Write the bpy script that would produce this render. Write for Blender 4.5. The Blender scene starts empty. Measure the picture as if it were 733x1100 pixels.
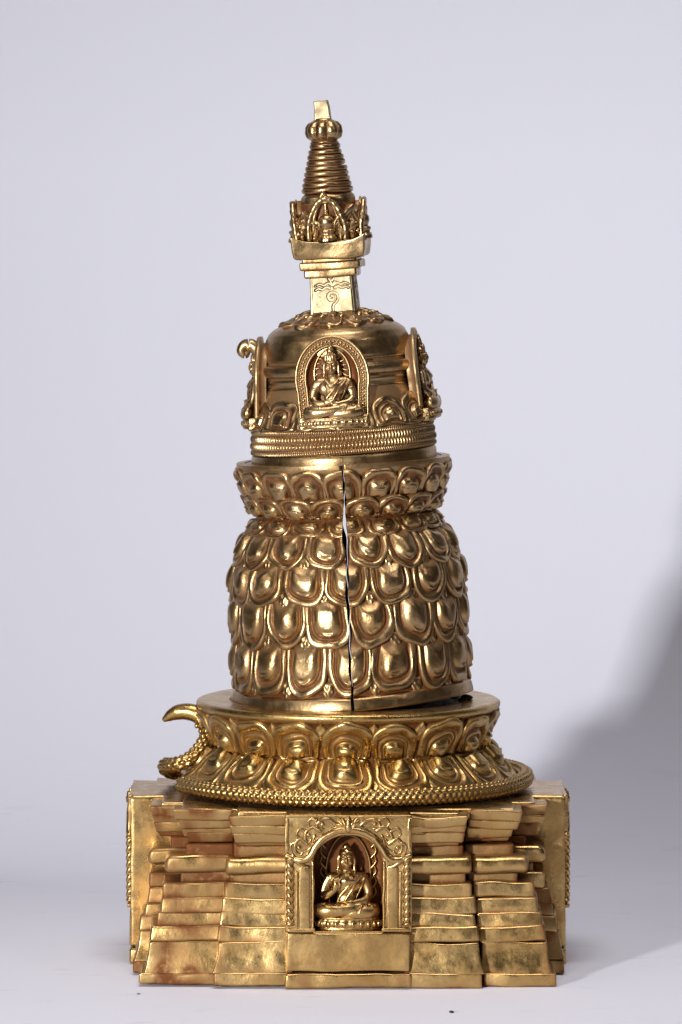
import bpy, bmesh, math
import numpy as np
from mathutils import Matrix, Vector

# ------------------------------------------------------------------ units
U = 0.0004                      # one modelling unit = 0.4 mm
F_PX, PITCH = 5600.0, math.radians(4.1)
CAM_D = F_PX * math.cos(PITCH)
CAM_H = 880.0
rng = np.random.default_rng(11)
sc = bpy.context.scene
COL = sc.collection


def zof(y, Y=0.0):
    """height whose picture row is y, at depth Y"""
    return CAM_H - (CAM_D + Y) * math.tan(PITCH + math.atan((y - 550.0) / F_PX))


# ------------------------------------------------------------------ noise
def nz(P, f, seed=0, oct=7):
    r = np.random.default_rng(seed + 1000)
    out = np.zeros(len(P))
    for k in range(oct):
        d = r.normal(size=3)
        d /= np.linalg.norm(d)
        ff = f * r.uniform(.6, 1.7)
        out += np.sin(P @ d * ff + r.uniform(0, 6.28) + 1.3 * np.sin(P @ r.normal(size=3) * ff * .35 + r.uniform(0, 6.28)))
    return out / math.sqrt(oct)


def warp(P, amp, f, seed=0):
    return P + amp * np.stack([nz(P, f, seed + 11 * k) for k in range(3)], 1)


def sstep(a, b, x):
    t = np.clip((x - a) / (b - a), 0, 1)
    return t * t * (3 - 2 * t)


def catmull(pts, n):
    p = np.array(pts, float)
    p = np.vstack([2 * p[0] - p[1], p, 2 * p[-1] - p[-2]])
    m = len(p) - 3
    t = np.linspace(0, m - 1e-6, n)
    i = t.astype(int)
    u = (t - i)[:, None]
    a, b, c, d = p[i], p[i + 1], p[i + 2], p[i + 3]
    return .5 * (2 * b + (c - a) * u + (2 * a - 5 * b + 4 * c - d) * u ** 2 + (3 * b - a - 3 * c + d) * u ** 3)


# ------------------------------------------------------------------ mesh collector
class G:
    def __init__(s):
        s.V, s.A, s.F, s.n = [], [], [], 0

    def add(s, P, faces, pat=None, ref=None):
        P = np.asarray(P, float)
        faces = [np.asarray(f) for f in faces if len(f)]
        if ref is None:
            ref = P.mean(0)
        vol = 0.0
        for f in faces:
            n = np.cross(P[f[:, 1]] - P[f[:, 0]], P[f[:, 2]] - P[f[:, 0]])
            if f.shape[1] == 4:
                n = n + np.cross(P[f[:, 2]] - P[f[:, 0]], P[f[:, 3]] - P[f[:, 0]])
            vol += ((P[f].mean(1) - np.asarray(ref)) * n).sum()
        if vol < 0:
            faces = [f[:, ::-1] for f in faces]
        s.F += [f + s.n for f in faces]
        s.V.append(P)
        s.A.append(np.zeros(len(P)) if pat is None else np.asarray(pat, float).ravel())
        s.n += len(P)
        return s

    def grid(s, P, cu=False, cv=False, pat=None, ref=None):
        m, n = P.shape[:2]
        idx = np.arange(m * n).reshape(m, n)
        if cu:
            idx = np.vstack([idx, idx[:1]])
        if cv:
            idx = np.hstack([idx, idx[:, :1]])
        q = np.stack([idx[:-1, :-1], idx[1:, :-1], idx[1:, 1:], idx[:-1, 1:]], -1).reshape(-1, 4)
        return s.add(P.reshape(-1, 3), [q], pat, ref)

    def mapv(s, fn):
        s.V = [fn(p) for p in s.V]
        return s

    def merge(s, o):
        for f in o.F:
            s.F.append(f + s.n)
        s.V += o.V
        s.A += o.A
        s.n += o.n
        return s

    def clip_x(s, g, side):
        """keep side*x > g"""
        if not s.n:
            return s
        V = np.vstack(s.V)
        if (side * V[:, 0]).min() > g:
            return s
        if (side * V[:, 0]).max() < g:
            s.V, s.A, s.F, s.n = [], [], [], 0
            return s
        A = np.concatenate(s.A)
        bm = bmesh.new()
        lay = bm.verts.layers.float.new('p')
        vs = []
        for v, a in zip(V, A):
            w = bm.verts.new(v)
            w[lay] = a
            vs.append(w)
        for f in s.F:
            for q in f:
                try:
                    bm.faces.new([vs[i] for i in dict.fromkeys(q)])
                except ValueError:
                    pass
        bmesh.ops.bisect_plane(bm, geom=bm.verts[:] + bm.edges[:] + bm.faces[:], plane_co=(side * g, 0, 0),
                               plane_no=(-side, 0, 0), clear_outer=True)
        be = [e for e in bm.edges if len(e.link_faces) == 1 and all(abs(v.co.x - side * g) < .01 for v in e.verts)]
        bmesh.ops.triangulate(bm, faces=bm.faces[:])
        bm.verts.index_update()
        V = np.array([v.co[:] for v in bm.verts])
        A = np.array([v[lay] for v in bm.verts])
        F = np.array([[v.index for v in f.verts] for f in bm.faces])
        bm.free()
        s.V, s.A, s.F, s.n = [V], [A], [F], len(V)
        return s

    def build(s, name, mat, parent=None, auto=1.0, smooth=True):
        V = np.vstack(s.V)
        A = np.concatenate(s.A)
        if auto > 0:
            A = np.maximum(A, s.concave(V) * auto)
        me = bpy.data.meshes.new(name)
        nl = sum(f.size for f in s.F)
        nf = sum(len(f) for f in s.F)
        me.vertices.add(len(V))
        me.vertices.foreach_set('co', (V * U).astype(np.float32).ravel())
        me.loops.add(nl)
        me.polygons.add(nf)
        me.loops.foreach_set('vertex_index', np.concatenate([f.ravel() for f in s.F]).astype(np.int32))
        tot = np.concatenate([np.full(len(f), f.shape[1]) for f in s.F])
        me.polygons.foreach_set('loop_start', np.concatenate([[0], np.cumsum(tot)[:-1]]).astype(np.int32))
        me.polygons.foreach_set('use_smooth', np.full(nf, smooth))
        at = me.attributes.new('wax', 'FLOAT', 'POINT')
        at.data.foreach_set('value', A.astype(np.float32))
        me.update(calc_edges=True)
        me.validate()
        me.materials.append(mat)
        o = bpy.data.objects.new(name, me)
        COL.objects.link(o)
        if parent is not None:
            o.parent = parent
        return o

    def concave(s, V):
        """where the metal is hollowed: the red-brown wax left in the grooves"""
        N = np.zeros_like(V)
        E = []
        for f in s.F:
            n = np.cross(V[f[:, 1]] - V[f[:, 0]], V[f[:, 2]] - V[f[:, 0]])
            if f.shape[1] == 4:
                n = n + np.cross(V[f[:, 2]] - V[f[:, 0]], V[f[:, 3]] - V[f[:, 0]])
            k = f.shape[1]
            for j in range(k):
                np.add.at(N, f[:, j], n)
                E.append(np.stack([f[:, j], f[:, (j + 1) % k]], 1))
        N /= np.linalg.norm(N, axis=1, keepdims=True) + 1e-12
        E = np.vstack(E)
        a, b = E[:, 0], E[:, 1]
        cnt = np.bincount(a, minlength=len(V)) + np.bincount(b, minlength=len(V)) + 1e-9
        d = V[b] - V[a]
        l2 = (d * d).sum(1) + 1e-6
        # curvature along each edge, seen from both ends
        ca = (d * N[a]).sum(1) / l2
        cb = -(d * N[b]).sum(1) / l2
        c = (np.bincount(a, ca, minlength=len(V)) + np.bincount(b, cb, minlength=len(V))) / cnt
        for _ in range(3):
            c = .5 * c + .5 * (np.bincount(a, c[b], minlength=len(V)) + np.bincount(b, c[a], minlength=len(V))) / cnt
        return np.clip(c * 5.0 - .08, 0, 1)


# ------------------------------------------------------------------ shapes
def lathe(prof, seg=256, hf=None, a0=None, a1=None, pat=None):
    """prof: (r, z) list; angle 0 faces the camera (-Y), + to the right"""
    pr = np.array(prof, float)
    if a0 is None:
        a = np.linspace(0, 2 * np.pi, seg, endpoint=False)
        cu = True
    else:
        a = np.linspace(a0, a1, seg)
        cu = False
    A, R = np.meshgrid(a, pr[:, 0], indexing='ij')
    Z = np.broadcast_to(pr[:, 1], R.shape)
    if hf is not None:
        R = R + hf(A, Z)
    P = np.stack([R * np.sin(A), -R * np.cos(A), Z], -1)
    g = G()
    zc = (pr[:, 1].min() + pr[:, 1].max()) / 2
    g.grid(P, cu=cu, pat=pat, ref=(0, 0, zc))
    return g


def dense(prof, step=2.0):
    out = []
    p = np.array(prof, float)
    for i in range(len(p) - 1):
        n = max(1, int(np.linalg.norm(p[i + 1] - p[i]) / step))
        for k in range(n):
            out.append(p[i] + (p[i + 1] - p[i]) * k / n)
    out.append(p[-1])
    out = np.array(out)
    sm = out.copy()
    for _ in range(2):
        sm[1:-1] = .25 * sm[:-2] + .5 * sm[1:-1] + .25 * sm[2:]
    return sm


def rbox(c, h, r, res=4.0, amp=0.0, seed=0, f=.09, shape=None, g=None):
    """rounded box: centre c, half sizes h"""
    h = np.array(h, float)
    c = np.array(c, float)
    r = min(r, h.min() * .95)
    ax = []
    for k in range(3):
        n = max(2, int(2 * (h[k] - r) / res) + 1)
        e = r * np.array([1, .6, .25])
        ax.append(np.concatenate([[-h[k]], -h[k] + r - e[1:] * .999, np.linspace(-h[k] + r, h[k] - r, n), (h[k] - r + e[1:] * .999)[::-1], [h[k]]]))
    Ps, Qs, off = [], [], 0
    for k in range(3):
        i, j = [(1, 2), (2, 0), (0, 1)][k]
        A, B = np.meshgrid(ax[i], ax[j], indexing='ij')
        for sgn in (-1, 1):
            P = np.zeros(A.shape + (3,))
            P[..., i], P[..., j], P[..., k] = A, B, sgn * h[k]
            m, n = A.shape
            idx = np.arange(m * n).reshape(m, n) + off
            q = np.stack([idx[:-1, :-1], idx[1:, :-1], idx[1:, 1:], idx[:-1, 1:]], -1).reshape(-1, 4)
            if sgn < 0:
                q = q[:, ::-1]
            Ps.append(P.reshape(-1, 3))
            Qs.append(q)
            off += m * n
    P = np.vstack(Ps)
    Q = np.vstack(Qs)
    q = np.clip(P, -(h - r), h - r)
    d = P - q
    P = q + d / (np.linalg.norm(d, axis=1, keepdims=True) + 1e-9) * r
    _, first, inv = np.unique(np.round(P * 50).astype(int), axis=0, return_index=True, return_inverse=True)
    P = P[first]
    Q = inv.ravel()[Q]
    ok = np.array([len(set(x)) == 4 for x in Q])
    Q = Q[ok]
    if shape is not None:
        P = shape(P, h)
    P = P + c
    if amp:
        P = warp(P, amp, f, seed)
    if g is None:
        g = G()
    return g.add(P, [Q])


def tube(path, rad, seg=14, hf=None, flat=None, closed=False, g=None, up=(0, -1, 0)):
    """path N x 3, radius per point, round closed ends; flat = scale of the section along 'up'"""
    p = np.array(path, float)
    n = len(p)
    rad = np.broadcast_to(np.array(rad, float), (n,)).copy()
    if closed:
        t = np.roll(p, -1, 0) - np.roll(p, 1, 0)
    else:
        t = np.gradient(p, axis=0)
    t /= np.linalg.norm(t, axis=1, keepdims=True) + 1e-9
    u = np.array(up, float)
    a = np.zeros_like(p)
    for i in range(n):
        v = u - t[i] * (u @ t[i])
        if np.linalg.norm(v) < 1e-3:
            v = np.array([1, 0, 0]) - t[i] * t[i][0]
        a[i] = v / np.linalg.norm(v)
    b = np.cross(t, a)
    phi = np.linspace(0, 2 * np.pi, seg, endpoint=False)
    s = np.linspace(0, 1, n)
    H = np.zeros((n, seg)) if hf is None else hf(s[:, None], phi[None, :])
    R = rad[:, None] + H
    fl = 1.0 if flat is None else flat
    P = p[:, None] + a[:, None] * (R * np.cos(phi) * fl)[..., None] + b[:, None] * (R * np.sin(phi))[..., None]
    if g is None:
        g = G()
    if closed:
        return g.grid(P, cu=True, cv=True)
    caps0 = [p[0] + (P[0] - p[0]) * k - t[0] * rad[0] * e for k, e in ((.02, .8), (.5, .7), (.85, .4))]
    caps1 = [p[-1] + (P[-1] - p[-1]) * k + t[-1] * rad[-1] * e for k, e in ((.85, .4), (.5, .7), (.02, .8))]
    P = np.concatenate([np.array(caps0), P, np.array(caps1)])
    return g.grid(P, cv=True)


def ball(c, r, seg=20, g=None, rot=None):
    r = np.broadcast_to(np.array(r, float), (3,))
    th = np.linspace(0.02, np.pi - .02, seg)
    ph = np.linspace(0, 2 * np.pi, seg * 2, endpoint=False)
    T, Ph = np.meshgrid(th, ph, indexing='ij')
    P = np.stack([np.sin(T) * np.cos(Ph) * r[0], np.sin(T) * np.sin(Ph) * r[1], np.cos(T) * r[2]], -1)
    if rot is not None:
        P = P @ np.array(rot.to_3x3()).T
    P = P + np.array(c, float)
    if g is None:
        g = G()
    return g.grid(P, cv=True)


# outline of a petal in (u, v): v=0 root, v=1 tip
def petal_outline(point=0.0, square=2.3):
    o = [(-.94 - .06 * v / .5, v) for v in np.linspace(0, .5, 8, endpoint=False)]
    for t in np.linspace(np.pi, 0, 36):
        cu, sv = np.cos(t), np.sin(t)
        u = np.sign(cu) * abs(cu) ** (2 / square)
        v = .5 + .5 * abs(sv) ** (2 / square)
        v += point * .10 * math.exp(-(u / .18) ** 2)
        o.append((u, v))
    o += [(.94 + .06 * v / .5, v) for v in np.linspace(.5, 0, 9)[1:]]
    o += [(x, 0.0) for x in np.linspace(.94, -.94, 9)[1:-1]]
    return np.array(o)


BODY_PROF = ([0, .015, .05, .12, .20, .25, .29, .33, .37, .42, .48, .56, .66, .78, .9, 1],
             [1.8, 3.0, 3.9, 4.4, 4.0, 2.8, .2, -.3, .3, 3.4, 5.8, 7.8, 9.2, 10.0, 10.4, 10.5])
ARCH_PROF = ([0, .02, .06, .13, .2, .25, .30, .35, .40, .46, .54, .64, .78, .9, 1],
             [1.6, 2.8, 3.6, 4.1, 3.6, 1.6, .4, .2, .6, 3.6, 6.0, 7.8, 9.0, 9.4, 9.5])


LOTUS_UP = ([0, .02, .06, .16, .26, .31, .35, .40, .47, .52, .56, .60, .66, .74, .85, 1],
            [1.4, 2.6, 3.3, 3.7, 3.2, 1.2, .8, 2.6, 3.0, 1.2, 1.0, 3.8, 5.8, 7.2, 8.2, 8.6])
LOTUS_DOWN = ([0, .02, .06, .14, .22, .27, .31, .36, .40, .44, .48, .53, .60, .70, .85, 1],
              [1.8, 3.0, 3.6, 3.9, 3.4, 1.4, .8, 2.8, 3.1, 1.2, .7, 4.4, 7.0, 8.8, 9.8, 10.2])


def petal(rad, a0, zr, zt, wa, prof=BODY_PROF, hs=1.0, root=0.0, tip=3.0, cv=.46, lip=1.0, rootfade=True,
          point=0.0, seed=0, jit=1.0, square=2.3, base=-2.0, ns=30, bulbw=1.0):
    r = np.random.default_rng(seed)
    O = petal_outline(point, square)
    C = np.array([0, cv])
    S = np.concatenate([[0], np.linspace(0, 1, ns) ** 1.0])
    S[-1] = .985
    p = C + (1 - S)[:, None, None] * (O - C)[None]
    u, v = p[..., 0].copy(), p[..., 1].copy()
    h = np.interp(S, prof[0], prof[1])[:, None] * np.ones(len(O)) * hs
    if rootfade:
        h = h * (.25 + .75 * sstep(.12, .42, v))
    # small curled lip on the boss
    if lip:
        vl = cv + (.30 if not rootfade else .27) * (1 - .3 * 0) - .9 * u * u * .6
        wd = np.exp(-(u / .24) ** 4)
        h = h + lip * wd * (1.3 * np.exp(-((v - vl) / .022) ** 2) - 1.1 * np.exp(-((v - vl + .055) / .03) ** 2))
    h = h + root * (1 - v) + tip * v
    h[0] = base
    # hand-cast irregularity
    k = jit
    ph = r.uniform(0, 6.28, 6)
    u2 = u + k * (.035 * np.sin(3.1 * v + ph[0]) + .02 * np.sin(5 * u + ph[1]))
    v2 = v + k * (.02 * np.sin(4.0 * u + ph[2]) + .015 * np.sin(6 * v + ph[3]))
    h[1:] += k * (.45 * np.sin(7 * u[1:] + 5 * v[1:] + ph[4]) * .6 + .4 * np.sin(11 * v[1:] - 6 * u[1:] + ph[5]) * .6)
    sc_ = 1 + k * r.uniform(-.03, .03)
    a = a0 + wa * u2 * sc_ + k * r.uniform(-.012, .012)
    z = zr + (zt - zr) * v2 + k * r.uniform(-.8, .8)
    R = rad(z)
    dR = (rad(z + .5) - rad(z - .5))
    nr = 1 / np.sqrt(1 + dR ** 2)
    nzv = -dR * nr
    Rr = R + h * nr
    Z = z + h * nzv
    P = np.stack([Rr * np.sin(a), -Rr * np.cos(a), Z], -1)
    g = G()
    wax = np.zeros_like(h)
    s2 = S[:, None] * np.ones(len(O))
    pr = np.interp(S, prof[0], prof[1])
    groove = ((pr < 2.0) & (S > .1))[:, None] * np.ones(len(O))
    wax = np.maximum(wax, groove * .75)
    wax[0] = 1.0
    wax[1] = .45
    if rootfade:
        wax = np.maximum(wax, .8 * (1 - sstep(.1, .4, v)))
    ref = np.array([0, 0, P[..., 2].mean()])
    P2 = np.concatenate([P.reshape(-1, 3), P[-1].mean(0)[None]])
    m, n = P.shape[:2]
    idx = np.arange(m * n).reshape(m, n)
    idx = np.hstack([idx, idx[:, :1]])
    q = np.stack([idx[:-1, :-1], idx[1:, :-1], idx[1:, 1:], idx[:-1, 1:]], -1).reshape(-1, 4)
    t = np.stack([idx[-1, :-1], np.full(n, m * n), idx[-1, 1:]], -1)
    # same winding for both
    t = t[:, ::-1] if False else np.stack([idx[-1, :-1], np.full(n, m * n), idx[-1, 1:]], -1)
    g.add(P2, [q, t], np.append(wax.ravel(), 0), ref)
    return g


def remeshed(parts, voxel=.5, smooth=2, fac=.5):
    """union of closed pieces as ONE continuous skin"""
    V = np.vstack(parts.V)
    me = bpy.data.meshes.new('tmp')
    me.from_pydata(V.tolist(), [], [tuple(int(i) for i in q) for f in parts.F for q in f])
    o = bpy.data.objects.new('tmp', me)
    COL.objects.link(o)
    m = o.modifiers.new('r', 'REMESH')
    m.mode = 'VOXEL'
    m.voxel_size = voxel
    if smooth:
        s = o.modifiers.new('s', 'SMOOTH')
        s.factor = fac
        s.iterations = smooth
    dg = bpy.context.evaluated_depsgraph_get()
    ev = o.evaluated_get(dg)
    em = ev.to_mesh()
    P = np.zeros(len(em.vertices) * 3, np.float32)
    em.vertices.foreach_get('co', P)
    P = P.reshape(-1, 3).astype(float)
    q4 = np.array([p.vertices[:] for p in em.polygons if len(p.vertices) == 4])
    q3 = np.array([p.vertices[:] for p in em.polygons if len(p.vertices) == 3])
    ev.to_mesh_clear()
    bpy.data.objects.remove(o)
    bpy.data.meshes.remove(me)
    g = G()
    g.add(P, [q4, q3])
    return g


# ------------------------------------------------------------------ materials
def nodes(m):
    m.use_nodes = True
    t = m.node_tree
    t.nodes.clear()
    return t, t.nodes.new, t.links.new


def gilt(name, c1, c2, wax, rough=.27, waxamt=1.0, bump=.35, stain=.35):
    m = bpy.data.materials.new(name)
    t, N, L = nodes(m)
    out = N('ShaderNodeOutputMaterial')
    b = N('ShaderNodeBsdfPrincipled')
    L(b.outputs[0], out.inputs[0])
    tc = N('ShaderNodeTexCoord')
    mp = N('ShaderNodeMapping')
    mp.inputs['Scale'].default_value = (1 / U / 100,) * 3      # one texture unit = 100 model units
    L(tc.outputs['Object'], mp.inputs[0])

    def noise(sc_, det=4, rg=.55):
        n = N('ShaderNodeTexNoise')
        n.inputs['Scale'].default_value = sc_
        n.inputs['Detail'].default_value = det
        n.inputs['Roughness'].default_value = rg
        L(mp.outputs[0], n.inputs['Vector'])
        return n.outputs[0]

    def ramp(s, a, c, va=0.0, vc=1.0):
        r = N('ShaderNodeMapRange')
        r.inputs[1].default_value, r.inputs[2].default_value = a, c
        r.inputs[3].default_value, r.inputs[4].default_value = va, vc
        r.interpolation_type = 'SMOOTHSTEP'
        L(s, r.inputs[0])
        return r.outputs[0]

    def mth(op, a, c):
        n = N('ShaderNodeMath')
        n.operation = op
        n.use_clamp = op != 'SUBTRACT'
        for i, x in enumerate((a, c)):
            if isinstance(x, float):
                n.inputs[i].default_value = x
            else:
                L(x, n.inputs[i])
        return n.outputs[0]

    def mix(f, a, c):
        n = N('ShaderNodeMix')
        n.data_type = 'RGBA'
        L(f, n.inputs[0])
        for i, x in ((6, a), (7, c)):
            if isinstance(x, tuple):
                n.inputs[i].default_value = x + (1,)
            else:
                L(x, n.inputs[i])
        return n.outputs[2]

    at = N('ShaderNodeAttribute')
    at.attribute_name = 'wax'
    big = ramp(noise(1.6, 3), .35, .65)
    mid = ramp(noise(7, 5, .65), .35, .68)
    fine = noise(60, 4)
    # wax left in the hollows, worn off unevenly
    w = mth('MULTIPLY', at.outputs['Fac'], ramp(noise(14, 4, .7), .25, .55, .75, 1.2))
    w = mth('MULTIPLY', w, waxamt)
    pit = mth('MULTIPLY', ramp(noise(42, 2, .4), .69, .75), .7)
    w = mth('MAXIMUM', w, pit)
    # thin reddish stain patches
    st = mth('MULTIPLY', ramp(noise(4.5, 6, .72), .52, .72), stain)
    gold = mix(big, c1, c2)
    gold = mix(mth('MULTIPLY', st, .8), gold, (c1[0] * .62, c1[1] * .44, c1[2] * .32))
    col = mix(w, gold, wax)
    L(col, b.inputs['Base Color'])
    met = N('ShaderNodeMapRange')
    met.inputs[3].default_value, met.inputs[4].default_value = 1.0, .25
    L(w, met.inputs[0])
    L(met.outputs[0], b.inputs['Metallic'])
    spc = N('ShaderNodeMapRange')
    spc.inputs[3].default_value, spc.inputs[4].default_value = .5, .18
    L(w, spc.inputs[0])
    L(spc.outputs[0], b.inputs['Specular IOR Level'])
    ro = mth('ADD', mth('MULTIPLY', mid, .13), rough)
    ro = mth('ADD', ro, mth('MULTIPLY', w, .22))
    L(ro, b.inputs['Roughness'])
    bp = N('ShaderNodeBump')
    bp.inputs['Strength'].default_value = bump
    bp.inputs['Distance'].default_value = .9 * U
    hgt = N('ShaderNodeMath')
    hgt.operation = 'ADD'
    L(mth('MULTIPLY', fine, .5), hgt.inputs[0])
    L(mth('MULTIPLY', noise(22, 3), 1.0), hgt.inputs[1])
    L(hgt.outputs[0], bp.inputs['Height'])
    L(bp.outputs[0], b.inputs['Normal'])
    return m


def plain(name, col, rough=.7, metal=0.0):
    m = bpy.data.materials.new(name)
    t, N, L = nodes(m)
    out = N('ShaderNodeOutputMaterial')
    b = N('ShaderNodeBsdfPrincipled')
    L(b.outputs[0], out.inputs[0])
    n = N('ShaderNodeTexNoise')
    n.inputs['Scale'].default_value = 900
    r = N('ShaderNodeMix')
    r.data_type = 'RGBA'
    r.inputs[6].default_value = col + (1,)
    r.inputs[7].default_value = tuple(c * .5 for c in col) + (1,)
    L(n.outputs[0], r.inputs[0])
    L(r.outputs[2], b.inputs['Base Color'])
    b.inputs['Roughness'].default_value = rough
    b.inputs['Metallic'].default_value = metal
    return m


WAX = (.120, .036, .009)
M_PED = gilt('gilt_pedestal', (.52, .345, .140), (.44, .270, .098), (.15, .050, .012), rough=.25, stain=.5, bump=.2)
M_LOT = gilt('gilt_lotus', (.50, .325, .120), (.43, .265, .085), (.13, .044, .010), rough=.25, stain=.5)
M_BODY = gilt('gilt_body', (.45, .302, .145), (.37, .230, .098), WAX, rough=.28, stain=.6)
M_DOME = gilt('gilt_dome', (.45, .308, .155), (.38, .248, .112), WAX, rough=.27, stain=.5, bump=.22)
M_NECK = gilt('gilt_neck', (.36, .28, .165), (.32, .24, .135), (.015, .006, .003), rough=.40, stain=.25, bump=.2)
M_DARK = plain('dark_wax', (.012, .009, .008), .6)


def empty(name, loc, label, cat, lean=0.0, spin=0.0):
    o = bpy.data.objects.new(name, None)
    COL.objects.link(o)
    o.matrix_world = Matrix.Translation(Vector(loc) * U) @ Matrix.Rotation(lean, 4, 'Y') @ Matrix.Rotation(spin, 4, 'Z')
    o.empty_display_size = .02
    o['label'] = label
    o['category'] = cat
    return o


def tagged(o, label, cat):
    o['label'] = label
    o['category'] = cat
    return o


def rotz(a):
    c, s = math.cos(a), math.sin(a)
    M = np.array([[c, -s, 0], [s, c, 0], [0, 0, 1]])
    return lambda P: P @ M.T


# ------------------------------------------------------------------ seated figure
def seated_figure(raised, crown):
    """cast figure about 70 wide; origin at seat top centre, front towards -Y. One continuous skin."""
    g = G()

    def cap(p, q, r1, r2, n=8):
        path = np.linspace(p, q, n)
        tube(path, np.linspace(r1, r2, n), 14, g=g, up=(.3, -1, .21))

    def chain(pts, rs, n=26):
        pth = catmull(pts, n)
        tube(pth, np.interp(np.linspace(0, 1, n), np.linspace(0, 1, len(rs)), rs), 16, g=g, up=(.3, -1, .21))

    # trunk: hips, waist, chest, shoulders
    chain([(0, 1, 4), (0, 1, 14), (0, 0, 22), (0, 0, 33), (0, 1, 40)], [13, 10.5, 10.8, 14, 8])
    ball((-8, -4, 30), (8.5, 6.5, 7.5), g=g)
    ball((8, -4, 30), (8.5, 6.5, 7.5), g=g)
    ball((0, -5, 16), (10, 6, 7), g=g)
    cap((-17, 1, 35), (17, 1, 35), 6.2, 6.2)
    # neck and head
    cap((0, 0, 38), (0, -1, 47), 4.6, 4.2)
    ball((0, -2, 53), (7.4, 7.6, 9.0), g=g)
    ball((0, -4.5, 48), (4.8, 4.6, 4.2), g=g)                     # jaw
    chain([(0, -9, 56), (0, -10.8, 52.6), (0, -10.2, 51)], [.9, 1.3, 1.5])   # nose
    for s in (-1, 1):
        chain([(s * 1.2, -9.3, 56.2), (s * 3.6, -9.0, 57), (s * 6, -6.8, 55.6)], [.7, .8, .6])   # brow
        ball((s * 3.2, -8.7, 54.2), (2.0, 1.1, .9), g=g)            # eyelid
        ball((s * 4.2, -6.8, 50.4), (2.4, 2.2, 2.4), g=g)           # cheek
        chain([(s * 7.6, -1, 56), (s * 8.9, -1, 52), (s * 8.6, -1, 46), (s * 9.2, -1.5, 43)], [1.5, 1.7, 1.5, 1.9])  # long ear
    chain([(-2.3, -8.6, 48.9), (0, -9.3, 48.7), (2.3, -8.6, 48.9)], [.7, 1.1, .7])
    chain([(-1.8, -8.6, 47.6), (0, -9.0, 47.3), (1.8, -8.6, 47.6)], [.6, 1.0, .6])
    # hair or crown
    if crown:
        ball((0, -.5, 60), (7.8, 7.6, 4.4), g=g)
        for k in range(5):
            x = -6 + 3 * k
            chain([(x, -6.5 + .06 * x * x, 59), (x * .9, -6.6 + .06 * x * x, 63.5), (x * .8, -5.6 + .06 * x * x, 66.5 - abs(x) * .3)], [1.8, 1.5, .6], 10)
        chain([(0, 0, 62), (0, 0, 70), (0, 0, 76)], [5.6, 4.2, 1.6])
        for z, rr in ((65, 5.2), (68.5, 4.7), (72, 3.8)):
            ball((0, 0, z), (rr, rr, 1.3), g=g)
    else:
        ball((0, 0, 58), (7.9, 7.7, 5.4), g=g)
        ball((0, .5, 63.5), (4.6, 4.6, 4.2), g=g)
        ball((0, .5, 67.5), (1.8, 1.8, 1.8), g=g)
        for k in range(34):                                        # snail curls
            t = rng.uniform(.05, 1.25)
            p = rng.uniform(-3.1, 3.1)
            ball((7.4 * math.sin(t) * math.sin(p), -7.4 * math.sin(t) * math.cos(p), 58 + 5.6 * math.cos(t)), 1.15, 6, g=g)
    # legs, crossed: right shin over left, soles up
    chain([(-9, 2, 4), (-20, -5, 6), (-31, -9, 6.5)], [8.5, 8, 6.5])
    chain([(9, 2, 4), (20, -5, 6), (31, -9, 6.5)], [8.5, 8, 6.5])
    chain([(-31, -9, 6), (-22, -15, 6), (-8, -17, 6.5), (6, -16, 8), (12, -14, 9)], [6.3, 6, 5.2, 4.6, 4.2])
    chain([(31, -9, 6), (22, -15, 5), (8, -16, 4), (-4, -14, 4)], [6.3, 6, 5.2, 4.6])
    chain([(9, -16, 9.5), (15, -15, 10.2), (20, -14, 9.6)], [3.6, 3.6, 2.6])        # foot, sole up
    for k in range(4):
        cap((19.5 - .3 * k, -16 + 1.2 * k, 10.5), (22 - .6 * k, -16.5 + 1.3 * k, 10.2), 1.1, .9, 4)
    # left arm, hand in the lap
    chain([(18, 1, 35), (23, 0, 26), (24, -2, 19)], [6.0, 5.4, 4.8])
    chain([(24, -2, 19), (19, -9, 15), (9, -14, 13.6)], [4.8, 4.2, 3.2])

    def hand(p, d, side, curl):
        """palm from p along d; four fingers of unequal length and a thumb off the side"""
        p, d, side, curl = [np.array(x, float) for x in (p, d, side, curl)]
        chain([p, p + d * 3, p + d * 6], [3.2, 3.4, 3.0], 10)
        for k, ln in enumerate((4.6, 5.6, 5.2, 4.0)):
            q = p + d * 6.5 + side * (k - 1.5) * 1.75
            chain([q, q + d * ln * .5 + curl * .3, q + d * ln + curl * 1.3], [1.05, 1.0, .75], 8)
        q = p + d * 2.2 - side * 3.0
        chain([q, q + d * 2.4 - side * 1.6 + curl * .3, q + d * 4.6 - side * 1.4 + curl], [1.25, 1.1, .8], 8)

    hand((8, -14.5, 13.2), (-1, -.12, .02), (0, -.8, .5), (0, 0, .8))
    if raised:
        chain([(-18, 1, 35), (-23, 0, 27), (-25, -2, 19.5)], [6.0, 5.4, 4.8])
        chain([(-25, -2, 19.5), (-20, -9, 21), (-13.5, -13.5, 25.5)], [4.8, 4.1, 3.0])
        hand((-13, -14, 26), (.28, -.25, .93), (-.95, 0, .2), (.2, -1.0, 0))
    else:
        chain([(-18, 1, 35), (-23, 0, 26), (-24, -2, 19)], [6.0, 5.4, 4.8])
        chain([(-24, -2, 19), (-19, -9, 15), (-9, -14, 15)], [4.8, 4.2, 3.2])
        hand((-8, -15, 16), (1, -.12, .02), (0, -.8, .5), (0, 0, .8))
    # robe: edge across the chest, folds over the arm and the shins
    chain([(14, -4.5, 38), (4, -11.4, 30), (-6, -12, 21), (-10, -11.5, 14)], [1.3, 1.4, 1.3, 1.0])
    chain([(17, -4, 38), (9, -11.2, 29), (1, -12.4, 19), (-3, -12.2, 13)], [1.0, 1.2, 1.1, .8])
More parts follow.
